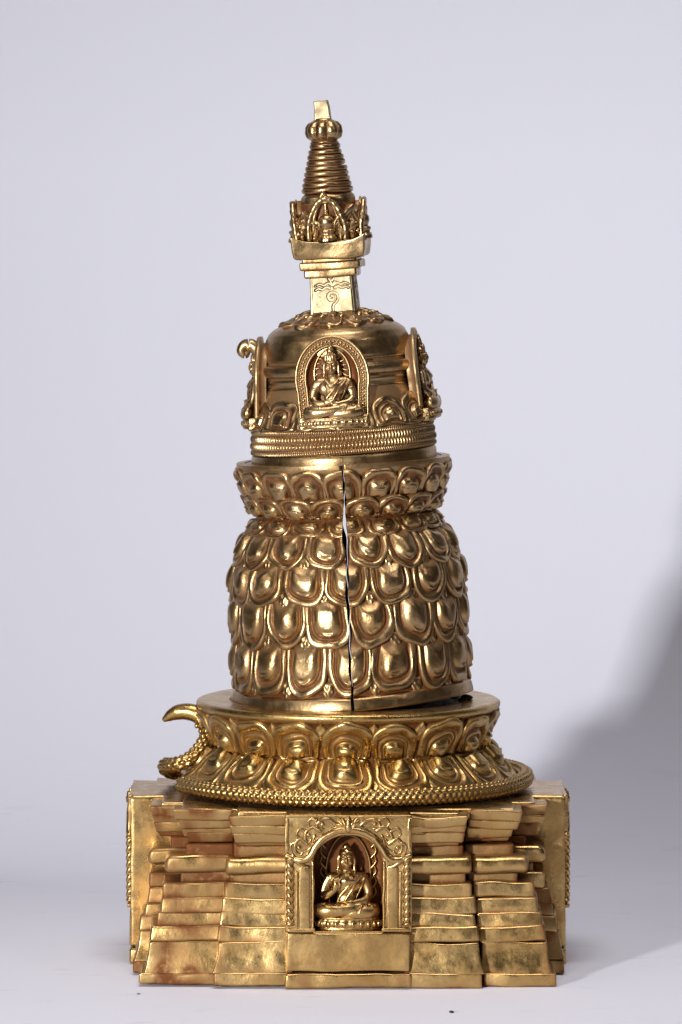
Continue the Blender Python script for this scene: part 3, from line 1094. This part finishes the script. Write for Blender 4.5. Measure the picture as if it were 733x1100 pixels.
# ------------------------------------------------------------------ dome with its spire
def build_dome():
    z0 = zof(497)
    LEAN, SPIN = math.radians(-3.6), math.radians(-5)
    root = empty('stupa_dome', (-3.6, 0, z0), 'domed top with arched figure plaques and a tall ringed spire leaning left', 'stupa dome',
                 LEAN, SPIN)
    zl = lambda y: zof(y) - z0

    # plain foot ring
    g = lathe(dense([(60, -3), (98, -3), (99.5, -1), (99.8, zl(488)), (99, zl(484)), (96, zl(481))], 1.2), 260)
    g.V[0] = warp(g.V[0], .4, .05, 3)
    g.build('foot_ring', M_DOME, root)

    # beaded band: rope, two rows of beads, rope
    zA, zB = zl(482.5), zl(455.5)
    nn, seg = 34, 1600
    zz = np.linspace(zA, zB, nn * 2)
    R0 = 98.5 - 2.0 * (zz - zA) / (zB - zA)

    def band(A, Z):
        t = (Z - zA) / (zB - zA)
        h = np.zeros_like(t)
        for c, w, N_, amp, sk in ((.1, .10, 118, 1.9, 3.0), (.36, .15, 76, 2.6, 0), (.64, .15, 76, 2.3, 0), (.9, .10, 118, 1.9, -3.0)):
            d = (t - c) / w
            k = np.sqrt(np.clip(1 - d * d, 0, 1))
            s_ = np.abs(np.sin(N_ * A + sk * d * .4 + (np.pi / 2 if c == .64 else 0)))
            h = np.maximum(h, amp * k * (s_ ** .8 if sk == 0 else .35 + .65 * s_))
        return h
    g = lathe(np.stack([R0, zz], 1), seg, band)
    g.build('beaded_band', M_DOME, root)

    # petal skirt under the drum
    sk = np.array([(80, zl(412)), (82.5, zl(422)), (87, zl(436)), (93, zl(448)), (97, zl(455))])
    g = lathe(dense([(97, zl(457)), (97, zl(455)), (93, zl(448)), (87, zl(436)), (82, zl(420)), (79, zl(411)), (74, zl(409))], 2), 240)
    g.A[0][:] = .5
    g.build('skirt', M_DOME, root)
    radf = lambda z: np.interp(z, sk[::-1, 1], sk[::-1, 0])
    for i in range(14):
        a = 2 * np.pi * (i + .5) / 14
        petal(radf, a, zl(456), zl(424 + 3 * (i % 2)), .235, LOTUS_UP, .68, 1.0, 1.2, cv=.25, lip=.8, rootfade=False, seed=800 + i, jit=1.5, square=2.1, point=.3).build('skirt_petal', M_DOME, root)

    # bell-shaped drum with its belt
    g = lathe(dense([(79, zl(416)), (80.5, zl(413)), (80.5, zl(411.5)), (78.5, zl(410.5)), (78.8, zl(407)), (80.3, zl(406)), (80.3, zl(403.5)), (78.8, zl(402.5)), (78.0, zl(401)),
                     (83.2, zl(399.5)), (84.8, zl(395)), (84.4, zl(391)), (82.4, zl(388)), (77.6, zl(387)), (77.6, zl(384.5)), (79.6, zl(383.6)), (79.6, zl(381.5)), (78.6, zl(380)),
                     (78.6, zl(372)), (77, zl(363)), (73, zl(355.5)), (67, zl(350.5)), (58, zl(346.5)), (46, zl(343)), (30, zl(341)), (6, zl(340))], 1.0), 480,
              lambda A, Z: -7.5 * sstep(.40, .32, np.abs((A + np.pi / 4) % (np.pi / 2) - np.pi / 4)) * sstep(zl(415), zl(411), Z) * sstep(zl(379), zl(384), Z) * (np.cos(A) > .5))
    g.V[0] = warp(g.V[0], .35, .05, 4)
    g.build('dome', M_DOME, root)

    # leaf collar on the crown of the dome
    cl = np.array([(22, zl(338.5)), (34, zl(340)), (46, zl(343.2)), (56, zl(346.2)), (60, zl(348.5))])
    radc = lambda z: np.interp(-z, -cl[:, 1], cl[:, 0])
    g = lathe(dense([(57, zl(347.2)), (54, zl(343.5)), (46, zl(340)), (34, zl(337)), (20, zl(335)), (6, zl(334.5))], 1.2), 300,
              lambda A, Z: .8 * np.sin(12 * A + 1.5))
    g.A[0][:] = .65
    g.build('collar', M_DOME, root)
    for i in range(12):
        g = petal(radc, 2 * np.pi * i / 12, zl(336.5), zl(348.5), .27, LOTUS_UP, .62, 2.0, 1.5, cv=.2, lip=.5, rootfade=False, seed=900 + i, jit=2.2, point=.9, square=1.9, base=-1)
        ball((40 * math.sin(2 * np.pi * (i + .5) / 12), -40 * math.cos(2 * np.pi * (i + .5) / 12), zl(337.5)), (3.4, 3.4, 2.6), 10, g=g)
        g.mapv(lambda P: warp(P, .5, .3, i)).build('collar_leaf', M_DOME, root)

    # ---- four arched plaques
    fig = seated_figure(False, True)
    Hp, Wp = zl(359) - zl(459), 40.0
    for q in range(4):
        tilt = math.atan2(6.5, Hp)
        M = Matrix.Rotation(q * math.pi / 2, 4, 'Z') @ Matrix.Translation((0, -85 - 3 * (q % 2), zl(456))) @ Matrix.Rotation(-tilt, 4, 'X')
        M3, tv = np.array(M.to_3x3()), np.array(M.translation)
        place = lambda P: P @ M3.T + tv

        def horseshoe(k, n=70):
            t = np.linspace(-.08 * np.pi, 1.08 * np.pi, n)[::-1]
            w = (Wp - k)
            x = w * np.cos(t)
            z = (Hp - Wp * 1.16) + (Wp * 1.16 - k) * np.sin(t)
            x = x * (1 - .05 * sstep(Hp * .5, 0, z))
            foot = 14
            n2 = 16
            lft = np.stack([np.linspace(-(Wp - k) * .93, x[0], n2, endpoint=False), np.linspace(foot, z[0], n2, endpoint=False)], 1)
            rgt = np.stack([np.linspace(x[-1], (Wp - k) * .93, n2 + 1)[1:], np.linspace(z[-1], foot, n2 + 1)[1:]], 1)
            return np.vstack([lft, np.stack([x, z], 1), rgt])
        o_, c = horseshoe(0), np.array([0, 46.0])
        rows_, pat = [], []
        for k, y, w in ((7, 9, .5), (7, 1.4, .5), (0, 1.2, .3), (0, -1, .2), (.6, -3.2, .1), (2.2, -3.6, .0), (3.0, -2.2, .6), (4.0, -2.0, .5), (9.5, -2.0, .5), (10.3, -2.2, .6), (10.8, -3.4, .1), (12.2, -3.4, .1), (12.9, -1, .7), (13.2, 2.5, 1)):
            e = horseshoe(k)
            rows_.append(np.stack([e[:, 0], np.full(len(e), y), e[:, 1]], 1))
            pat.append(np.full(len(e), w))
        last = horseshoe(13.2)
        for w in (.75, .45, .2, .02):
            e = c + (last - c) * w
            rows_.append(np.stack([e[:, 0], np.full(len(e), 2.5), e[:, 1]], 1))
            pat.append(np.full(len(e), .9))
        g = G()
        g.grid(np.array(rows_), pat=np.array(pat), ref=(0, 30, 45))
        mid = horseshoe(6.7, 90)                                       # beading and leaf studs in the border
        sl = np.concatenate([[0], np.cumsum(np.linalg.norm(np.diff(mid, axis=0), axis=1))])
        for j, d in enumerate(np.arange(2, sl[-1] - 1, 4.1)):
            x, z = np.interp(d, sl, mid[:, 0]), np.interp(d, sl, mid[:, 1])
            ball((x, -2.2, z), (1.9, 1.7, 1.9), 8, g=g)
        for k in (4.3, 9.2):
            mm = horseshoe(k, 90)
            sl = np.concatenate([[0], np.cumsum(np.linalg.norm(np.diff(mm, axis=0), axis=1))])
            for d in np.arange(1, sl[-1], 2.6):
                ball((np.interp(d, sl, mm[:, 0]), -2.2, np.interp(d, sl, mm[:, 1])), 1.05, 6, g=g)
        # inner halo line behind the head
        pth = [(19 * math.sin(t), 1.6, 58 + 27 * math.cos(t)) for t in np.linspace(-2.0, 2.0, 50)]
        tube(pth, 1.3, 10, g=g)
        for t in np.linspace(-1.9, 1.9, 15):
            tube(catmull([(11 * math.sin(t), 2, 60 + 16 * math.cos(t)), (16 * math.sin(t + .08), 1.5, 59 + 22 * math.cos(t + .08)), (18 * math.sin(t), 2, 58 + 25 * math.cos(t))], 8), .8, 8, g=g)
        rbox((0, -1, 7), (37, 9, 7), 2, 4, g=g)
        if q == 3:                                                     # out-curled leaf left on the top of one frame
            tube(catmull([(0, 3, Hp - 34), (0, -2, Hp - 24), (0, -5, Hp - 14), (0, -11, Hp - 9), (0, -18, Hp - 10), (0, -21, Hp - 16), (0, -17, Hp - 20), (0, -14, Hp - 17)], 40), np.interp(np.linspace(0, 1, 40), [0, .3, .6, .8, 1], [4, 7, 5.8, 4.8, 3.2]), 16, g=g)
        plaque = g.mapv(place).build('figure_plaque', M_DOME, root)
        s2 = lotus_seat(36, 12.5, 11, 14)
        s2.mapv(lambda P: P + np.array([0, -7, 1.5])).mapv(place).build('lotus_seat', M_DOME, plaque)
        f2 = G()
        f2.merge(fig)
        f2.mapv(lambda P: P * np.array([.88, .85, 1.04]) + np.array([0, -5.5, 12])).mapv(place).build('seated_figure', M_DOME, plaque)

    # ---- neck block with the engraved sign
    zt, zb = zl(293), zl(337)

    def taper(P, h):
        P = P.copy()
        k = 1 - .035 * (P[:, 2] / h[2])
        P[:, 0] *= k
        P[:, 1] *= k
        return P
    neck = rbox((0, 0, (zt + zb) / 2), (23.6, 23.6, (zt - zb) / 2), 1.6, 3, .3, 21, .12, shape=taper).build('neck_block', M_NECK, root)
    strokes = [  # in units from the middle of the face
        [(2.8 * math.cos(t), 17.6 + 2.8 * math.sin(t)) for t in np.linspace(0, 6.28, 26)],
        [(-1.0, 13.8), (1.0, 9.5), (3.5, 13.0)],
        [(0.5, 9.8), (-3.5, 11.8), (-8, 9.8), (-12.5, 11.4), (-17.5, 9.6)], [(-2, 6.6), (-6, 7.6), (-10, 5.4), (-14, 6.6), (-17.5, 5.0)],
        [(1.6, 9.8), (6, 12.0), (10.5, 10.2), (14.5, 11.8), (18.5, 10.2)], [(3.5, 6.8), (7.5, 8.2), (11.5, 6.4), (15, 7.6), (18.5, 6.4)],
        [(-.5, -1.5), (1.8, -2.6), (1.0, -5.6), (-2.6, -5.6), (-4.4, -2.4), (-2.6, 1.0), (1.6, 1.8), (5.6, -.6), (6.2, -5.4), (3.2, -9.2), (.6, -12.4), (.6, -17)]]
    lines = [catmull(s_, 40) if len(s_) < 20 else np.array(s_) for s_ in strokes]
    segs = np.vstack([np.hstack([l[:-1], l[1:]]) for l in lines])
    nx, nzv = 150, 150
    hw, hh = 22.0, (zt - zb) / 2 - 2
    X, Z = np.meshgrid(np.linspace(-hw, hw, nx), np.linspace(-hh, hh, nzv), indexing='ij')
    D = np.full(X.shape, 1e9)
    for x0, y0, x1, y1 in segs:
        dx, dy = x1 - x0, y1 - y0
        t = np.clip(((X - x0) * dx + (Z - y0) * dy) / (dx * dx + dy * dy + 1e-9), 0, 1)
        D = np.minimum(D, (X - x0 - t * dx) ** 2 + (Z - y0 - t * dy) ** 2)
    D = np.sqrt(D)
    cut = np.exp(-(D / .95) ** 2)
    for ang in (0, math.pi / 2):
        Y = -24.6 + 1.7 * cut + .85 * (Z / hh) * .9
        edge = sstep(.93, 1.0, np.maximum(np.abs(X) / hw, np.abs(Z) / hh))
        Y = Y + 1.6 * edge
        P = np.stack([X * (1 - .035 * Z / hh), Y, Z + (zt + zb) / 2], -1)
        g = G()
        g.grid(P, pat=np.clip(cut * 1.9, 0, 1), ref=(0, 10, (zt + zb) / 2))
        g.V[0] = warp(g.V[0], .15, .15, 3)
        g.mapv(rotz(ang)).build('engraved_face', M_NECK, neck)

    # ---- stepped tiers and the top platform with upturned corners
    for (ya, yb, w, sd) in ((287.5, 297, 28.0, 61), (279.5, 288.5, 32.5, 62), (274, 281, 29, 63)):
        rbox((0, 0, (zl(ya) + zl(yb)) / 2), (w, w, (zl(ya) - zl(yb)) / 2), 2.2, 2.5, .5, sd, .12).build('tier', M_DOME, root)

    def horns(P, h):
        P = P.copy()
        x, y, z = P[:, 0] / h[0], P[:, 1] / h[1], P[:, 2] / h[2]
        cc = np.maximum(np.abs(x), np.abs(y)) ** 5 * np.minimum(1, np.minimum(np.abs(x), np.abs(y)) * 1.0) ** 3
        P[:, 2] += 6.0 * cc * (z > 0) + 1.5 * cc
        bow = 1 - .07 * (1 - z) / 2
        P[:, 0] *= bow
        P[:, 1] *= bow
        # faces hollow slightly between the corners
        P[:, 1] *= 1 - .05 * (1 - x ** 2)
        P[:, 0] *= 1 - .05 * (1 - y ** 2)
        return P
    rbox((0, 0, (zl(257.5) + zl(277)) / 2), (41.0, 41.0, (zl(257.5) - zl(277)) / 2), 2.4, 2.0, .5, 64, .12, shape=horns).build('platform', M_DOME, root)

    # ---- spire: drum with four gables, rings, gadrooned knob, broken tip
    g = lathe(dense([(33, zl(258)), (32, zl(250)), (30, zl(235)), (29, zl(222)), (29.5, zl(214)), (29, zl(210)), (27, zl(208)), (24, zl(206.5))], 1.5), 160)
    g.V[0] = warp(g.V[0], .6, .2, 6)
    g.A[0] = .8 * (g.V[0][:, 2] < zl(218))
    g.build('spire_drum', M_DOME, root)
    for q in range(4):
        rt = rotz(q * math.pi / 2)
        lean_ = lambda z: -32.5 - .10 * (z - zl(258))
        g = petal(lambda z: 29.0 + 0 * z, 0.0, zl(258), zl(211 if q % 2 == 0 else 220), .66, ([0, .04, .1, .17, .24, .4, 1], [2.5, 4.4, 5.0, 4.4, 1.6, 1.0, 1.0]), 1, .5, 3.5 if q % 2 == 0 else 1.0, cv=.35, lip=0, rootfade=False, point=1.3, seed=70 + q, square=1.55)
        for k, (w, top, rr) in enumerate(((19.5, 212, 2.9), (14.0, 216, 1.9))):
            top += 5 * (q % 2)
            pts = [(-w, 256), (-w * .98, 240), (-w * .80, 228), (-w * .42, 217), (0, top), (w * .42, 217), (w * .80, 228), (w * .98, 240), (w, 256)]
            pth = catmull([(x, lean_(zl(y)) - (1.5 - k), zl(y)) for x, y in pts], 60)
            tube(pth, rr, 12, hf=(lambda s, ph: .25 * np.sin(s * 90) * np.ones_like(ph)) if k == 0 else None, g=g)
        gable = g.mapv(lambda P: warp(P, .4, .3, q)).mapv(rt).build('gable', M_DOME, root)
        b = np.array([(0.3, 211.5), (1.2, 213), (2.2, 219), (2.0, 224), (2.8, 226), (1.8, 228), (3.5, 229.6), (6.5, 231), (8.4, 234.5), (8.6, 238.5), (7.2, 242), (6.2, 244), (9.2, 245.5), (9.4, 247.5), (7.6, 249), (8.0, 252), (10.2, 254), (10.4, 257.5)])
        pr_ = dense([(r_, zl(y)) for r_, y in b], .7)
        mini = lathe(pr_, 48, lambda A, Z: .45 * np.sin(12 * A) * (Z < zl(245)))
        mini.mapv(lambda P: P + np.array([0, -34.5, 0])).mapv(rt).build('small_stupa', M_DOME, gable)
    for q in range(4):                                               # corner leaves and curls
        rt = rotz(q * math.pi / 2 + math.pi / 4)
        g = G()
        rl = lambda z: 30.5 + 0 * z
        for da, yt, w_ in ((0, 224, .36), (-.42, 232, .22), (.42, 232, .22)):
            p = petal(rl, da, zl(258), zl(yt), w_, LOTUS_UP, .8, 1, 6.5, cv=.35, lip=0, rootfade=False, seed=950 + q, jit=2, point=1, square=1.8)
            g.merge(p)
        for x, y, r_ in ((-10, 249, 4.2), (10, 249, 4.2), (0, 252, 4.6), (-6, 241, 3), (6, 241, 3)):
            ball((x, -36.5, zl(y)), r_, 12, g=g)
        g.mapv(lambda P: warp(P, .8, .25, q + 5)).mapv(rt).build('corner_leaf', M_DOME, root)
    nr = 9
    ys = np.linspace(206.5, 153.5, nr + 1)
    for i in range(nr):
        ya, yb = ys[i], ys[i + 1]
        r_ = 28.0 - (28.0 - 15.4) * ((i + .5) / nr) ** 1.12
        zc, hh = (zl(ya) + zl(yb)) / 2, (zl(yb) - zl(ya)) / 2
        pr_ = [(4, zc - hh), (r_ - 1.6, zc - hh)] + [(r_ - 1.6 + 2.0 * math.sin(t) ** .8, zc - hh * .9 * math.cos(t)) for t in np.linspace(.15, np.pi - .15, 12)] + [(r_ - 2.0, zc + hh), (4, zc + hh)]
        g = lathe(pr_, 120)
        g.V[0] = warp(g.V[0], .35, .18, 40 + i)
        g.A[0] = np.where(np.tile(np.abs(np.array(pr_)[:, 1] - zc) > hh * .7, 120), .9, .0)
        g.build('spire_ring', M_DOME, root)
    g = lathe(dense([(8, zl(155)), (14.5, zl(154.5)), (16, zl(152.5)), (14, zl(150.8)), (13, zl(150)), (17.5, zl(147)), (19.4, zl(141)), (18.6, zl(135)), (15, zl(130.5)), (10.5, zl(128.5)), (9, zl(126.5)), (3, zl(126))], .8), 200,
              lambda A, Z: (3.4 * np.abs(np.cos(4 * A + .3)) ** .7 - 2.2) * sstep(zl(150.5), zl(147), Z) * sstep(zl(127.5), zl(132), Z))
    g.V[0] = warp(g.V[0], .4, .2, 8)
    g.build('lobed_knob', M_DOME, root)

    def bend(P, h):
        P = P.copy()
        t = (P[:, 2] / h[2] + 1) / 2
        P[:, 0] = P[:, 0] * (1 - .22 * t) - 1.2 * t + 1.4 * t * (1 - t)
        P[:, 2] += .8 * P[:, 0] / h[0] * t
        return P
    rbox((0, 0, (zl(107) + zl(129)) / 2), (9.2, 6.0, (zl(107) - zl(129)) / 2), 1.2, 1.6, .4, 71, .2, shape=bend).build('broken_tip', M_NECK, root)
    return root


build_pedestal()
build_lotus()
build_shells()
build_dome()

# dark lump wedged under the right half, and specks on the paper
g = ball((126, -10, zof(753) + 3.5), (9, 5, 3.8), 16)
g.mapv(lambda P: warp(P, 1.6, .3, 3))
tagged(g.build('wax_lump', M_DARK, None, auto=0), 'small dark lump wedged under the right edge of the petalled body', 'wax lump')
for nm, x, y, s_, lab in (('crumb', 104, 1088, 2.2, 'dark crumb on the white paper in front of the pedestal'),
                          ('crumb', -216, 1068.5, 1.5, 'brown crumb on the white paper just below the left pedestal corner')):
    Y = CAM_H / math.tan(PITCH + math.atan((y - 550) / F_PX)) - CAM_D
    g = ball((x, Y, s_ * .45 + .2), (s_, s_ * .8, s_ * .5), 10)
    g.mapv(lambda P: warp(P, .5, .8, int(s_ * 10)))
    tagged(g.build(nm, M_DARK, None, auto=0), lab, 'crumb')

# ------------------------------------------------------------------ white paper sweep
WALL_Y, RAD = 1400.0, 850.0
prof = [(-1500, 0)] + [(y, 0) for y in np.linspace(-1400, WALL_Y - RAD, 60)]
prof += [(WALL_Y - RAD + RAD * math.sin(t), RAD - RAD * math.cos(t)) for t in np.linspace(.03, np.pi / 2, 40)]
prof += [(WALL_Y + .02 * k, RAD + k) for k in np.linspace(20, 2600, 50)]
pf = np.array(prof)
xs = np.linspace(-2600, 2600, 140)
P = np.stack(np.broadcast_arrays(xs[:, None], pf[None, :, 0], pf[None, :, 1]), -1)
g = G()
g.grid(P, ref=(0, 800, -4000) if False else (0, 5000, -5000))
mb = bpy.data.materials.new('white_paper')
t, N, L = nodes(mb)
out = N('ShaderNodeOutputMaterial')
b = N('ShaderNodeBsdfPrincipled')
L(b.outputs[0], out.inputs[0])
tc = N('ShaderNodeTexCoord')
n1 = N('ShaderNodeTexNoise')
n1.inputs['Scale'].default_value = 9
n1.inputs['Detail'].default_value = 5
mpn = N('ShaderNodeMapping')
mpn.inputs['Scale'].default_value = (1, 1, 1)
L(tc.outputs['Object'], mpn.inputs[0])
L(mpn.outputs[0], n1.inputs['Vector'])
# faint scuffs lying along the sheet
mp2 = N('ShaderNodeMapping')
mp2.inputs['Scale'].default_value = (22, 60, 22)
L(tc.outputs['Object'], mp2.inputs[0])
n2 = N('ShaderNodeTexNoise')
n2.inputs['Scale'].default_value = 1.0
n2.inputs['Detail'].default_value = 6
n2.inputs['Roughness'].default_value = .7
L(mp2.outputs[0], n2.inputs['Vector'])
r2 = N('ShaderNodeMapRange')
r2.inputs[1].default_value, r2.inputs[2].default_value = .60, .76
L(n2.outputs[0], r2.inputs[0])
sep = N('ShaderNodeSeparateXYZ')
L(tc.outputs['Object'], sep.inputs[0])
r3 = N('ShaderNodeMapRange')                                        # scuffs only on the part that lies on the table
r3.inputs[1].default_value, r3.inputs[2].default_value = .05, .0
L(sep.outputs['Z'], r3.inputs[0])
mm = N('ShaderNodeMath')
mm.operation = 'MULTIPLY'
L(r2.outputs[0], mm.inputs[0])
L(r3.outputs[0], mm.inputs[1])
m3 = N('ShaderNodeMath')
m3.operation = 'MULTIPLY'
L(mm.outputs[0], m3.inputs[0])
m3.inputs[1].default_value = .42
mx = N('ShaderNodeMix')
mx.data_type = 'RGBA'
mx.inputs[6].default_value = (.80, .80, .87, 1)
mx.inputs[7].default_value = (.42, .41, .45, 1)
L(m3.outputs[0], mx.inputs[0])
L(mx.outputs[2], b.inputs['Base Color'])
b.inputs['Roughness'].default_value = .75
b.inputs['Specular IOR Level'].default_value = .25
bp = N('ShaderNodeBump')
bp.inputs['Strength'].default_value = .10
bp.inputs['Distance'].default_value = .002
L(n2.outputs[0], bp.inputs['Height'])
L(bp.outputs[0], b.inputs['Normal'])
bk = g.build('backdrop', mb, None, auto=0)
bk['kind'] = 'structure'
bk['label'] = 'white paper sweep curving up from the table behind the stupa'

# ------------------------------------------------------------------ light
def area(name, pos, target, size, power, col=(1, 1, 1), spread=180, size_y=None):
    l = bpy.data.lights.new(name, 'AREA')
    l.shape = 'RECTANGLE'
    l.size = size * U
    l.size_y = (size_y or size) * U
    l.energy = power
    l.color = col
    l.spread = math.radians(spread)
    o = bpy.data.objects.new(name, l)
    COL.objects.link(o)
    o.location = Vector(pos) * U
    o.rotation_euler = (Vector(target) - Vector(pos)).to_track_quat('-Z', 'Y').to_euler()
    return o


def polar(az, el, d, c=(0, 0, 300)):
    a, e = math.radians(az), math.radians(el)
    return (c[0] + d * math.cos(e) * math.sin(a), c[1] - d * math.cos(e) * math.cos(a), c[2] + d * math.sin(e))


area('key_light', polar(-26.3, 8.8, 6000, (0, 0, 150)), (750, 1100, 420), 330, 5.75, (.975, .985, 1.0), 54)
area('fill_right', polar(46, 40, 3000), (0, 0, 400), 220, .7, (1, .90, .91))
area('fill_left', polar(-55, 35, 3000), (0, 0, 400), 300, .75, (1, .90, .91))
area('overhead', (0, -700, 2700), (0, -640, 0), 1200, 1.6, (1, .96, .98), 88)
w = bpy.data.worlds.new('World')
sc.world = w
w.use_nodes = True
bg = w.node_tree.nodes['Background']
bg.inputs[0].default_value = (1, .90, .91, 1)
bg.inputs[1].default_value = .042

# ------------------------------------------------------------------ camera
cd = bpy.data.cameras.new('camera')
cam = bpy.data.objects.new('camera', cd)
COL.objects.link(cam)
cd.sensor_fit = 'VERTICAL'
cd.sensor_height = 36
cd.lens = 36 * F_PX / 1100
cd.clip_start = .05
cd.clip_end = 50
cam.location = Vector((-7.5, -CAM_D, CAM_H)) * U
cam.rotation_euler = (math.pi / 2 - PITCH, 0, 0)
sc.camera = cam
sc.view_settings.view_transform = 'Standard'
sc.view_settings.look = 'None'
sc.view_settings.exposure = 0
sc.view_settings.gamma = 1
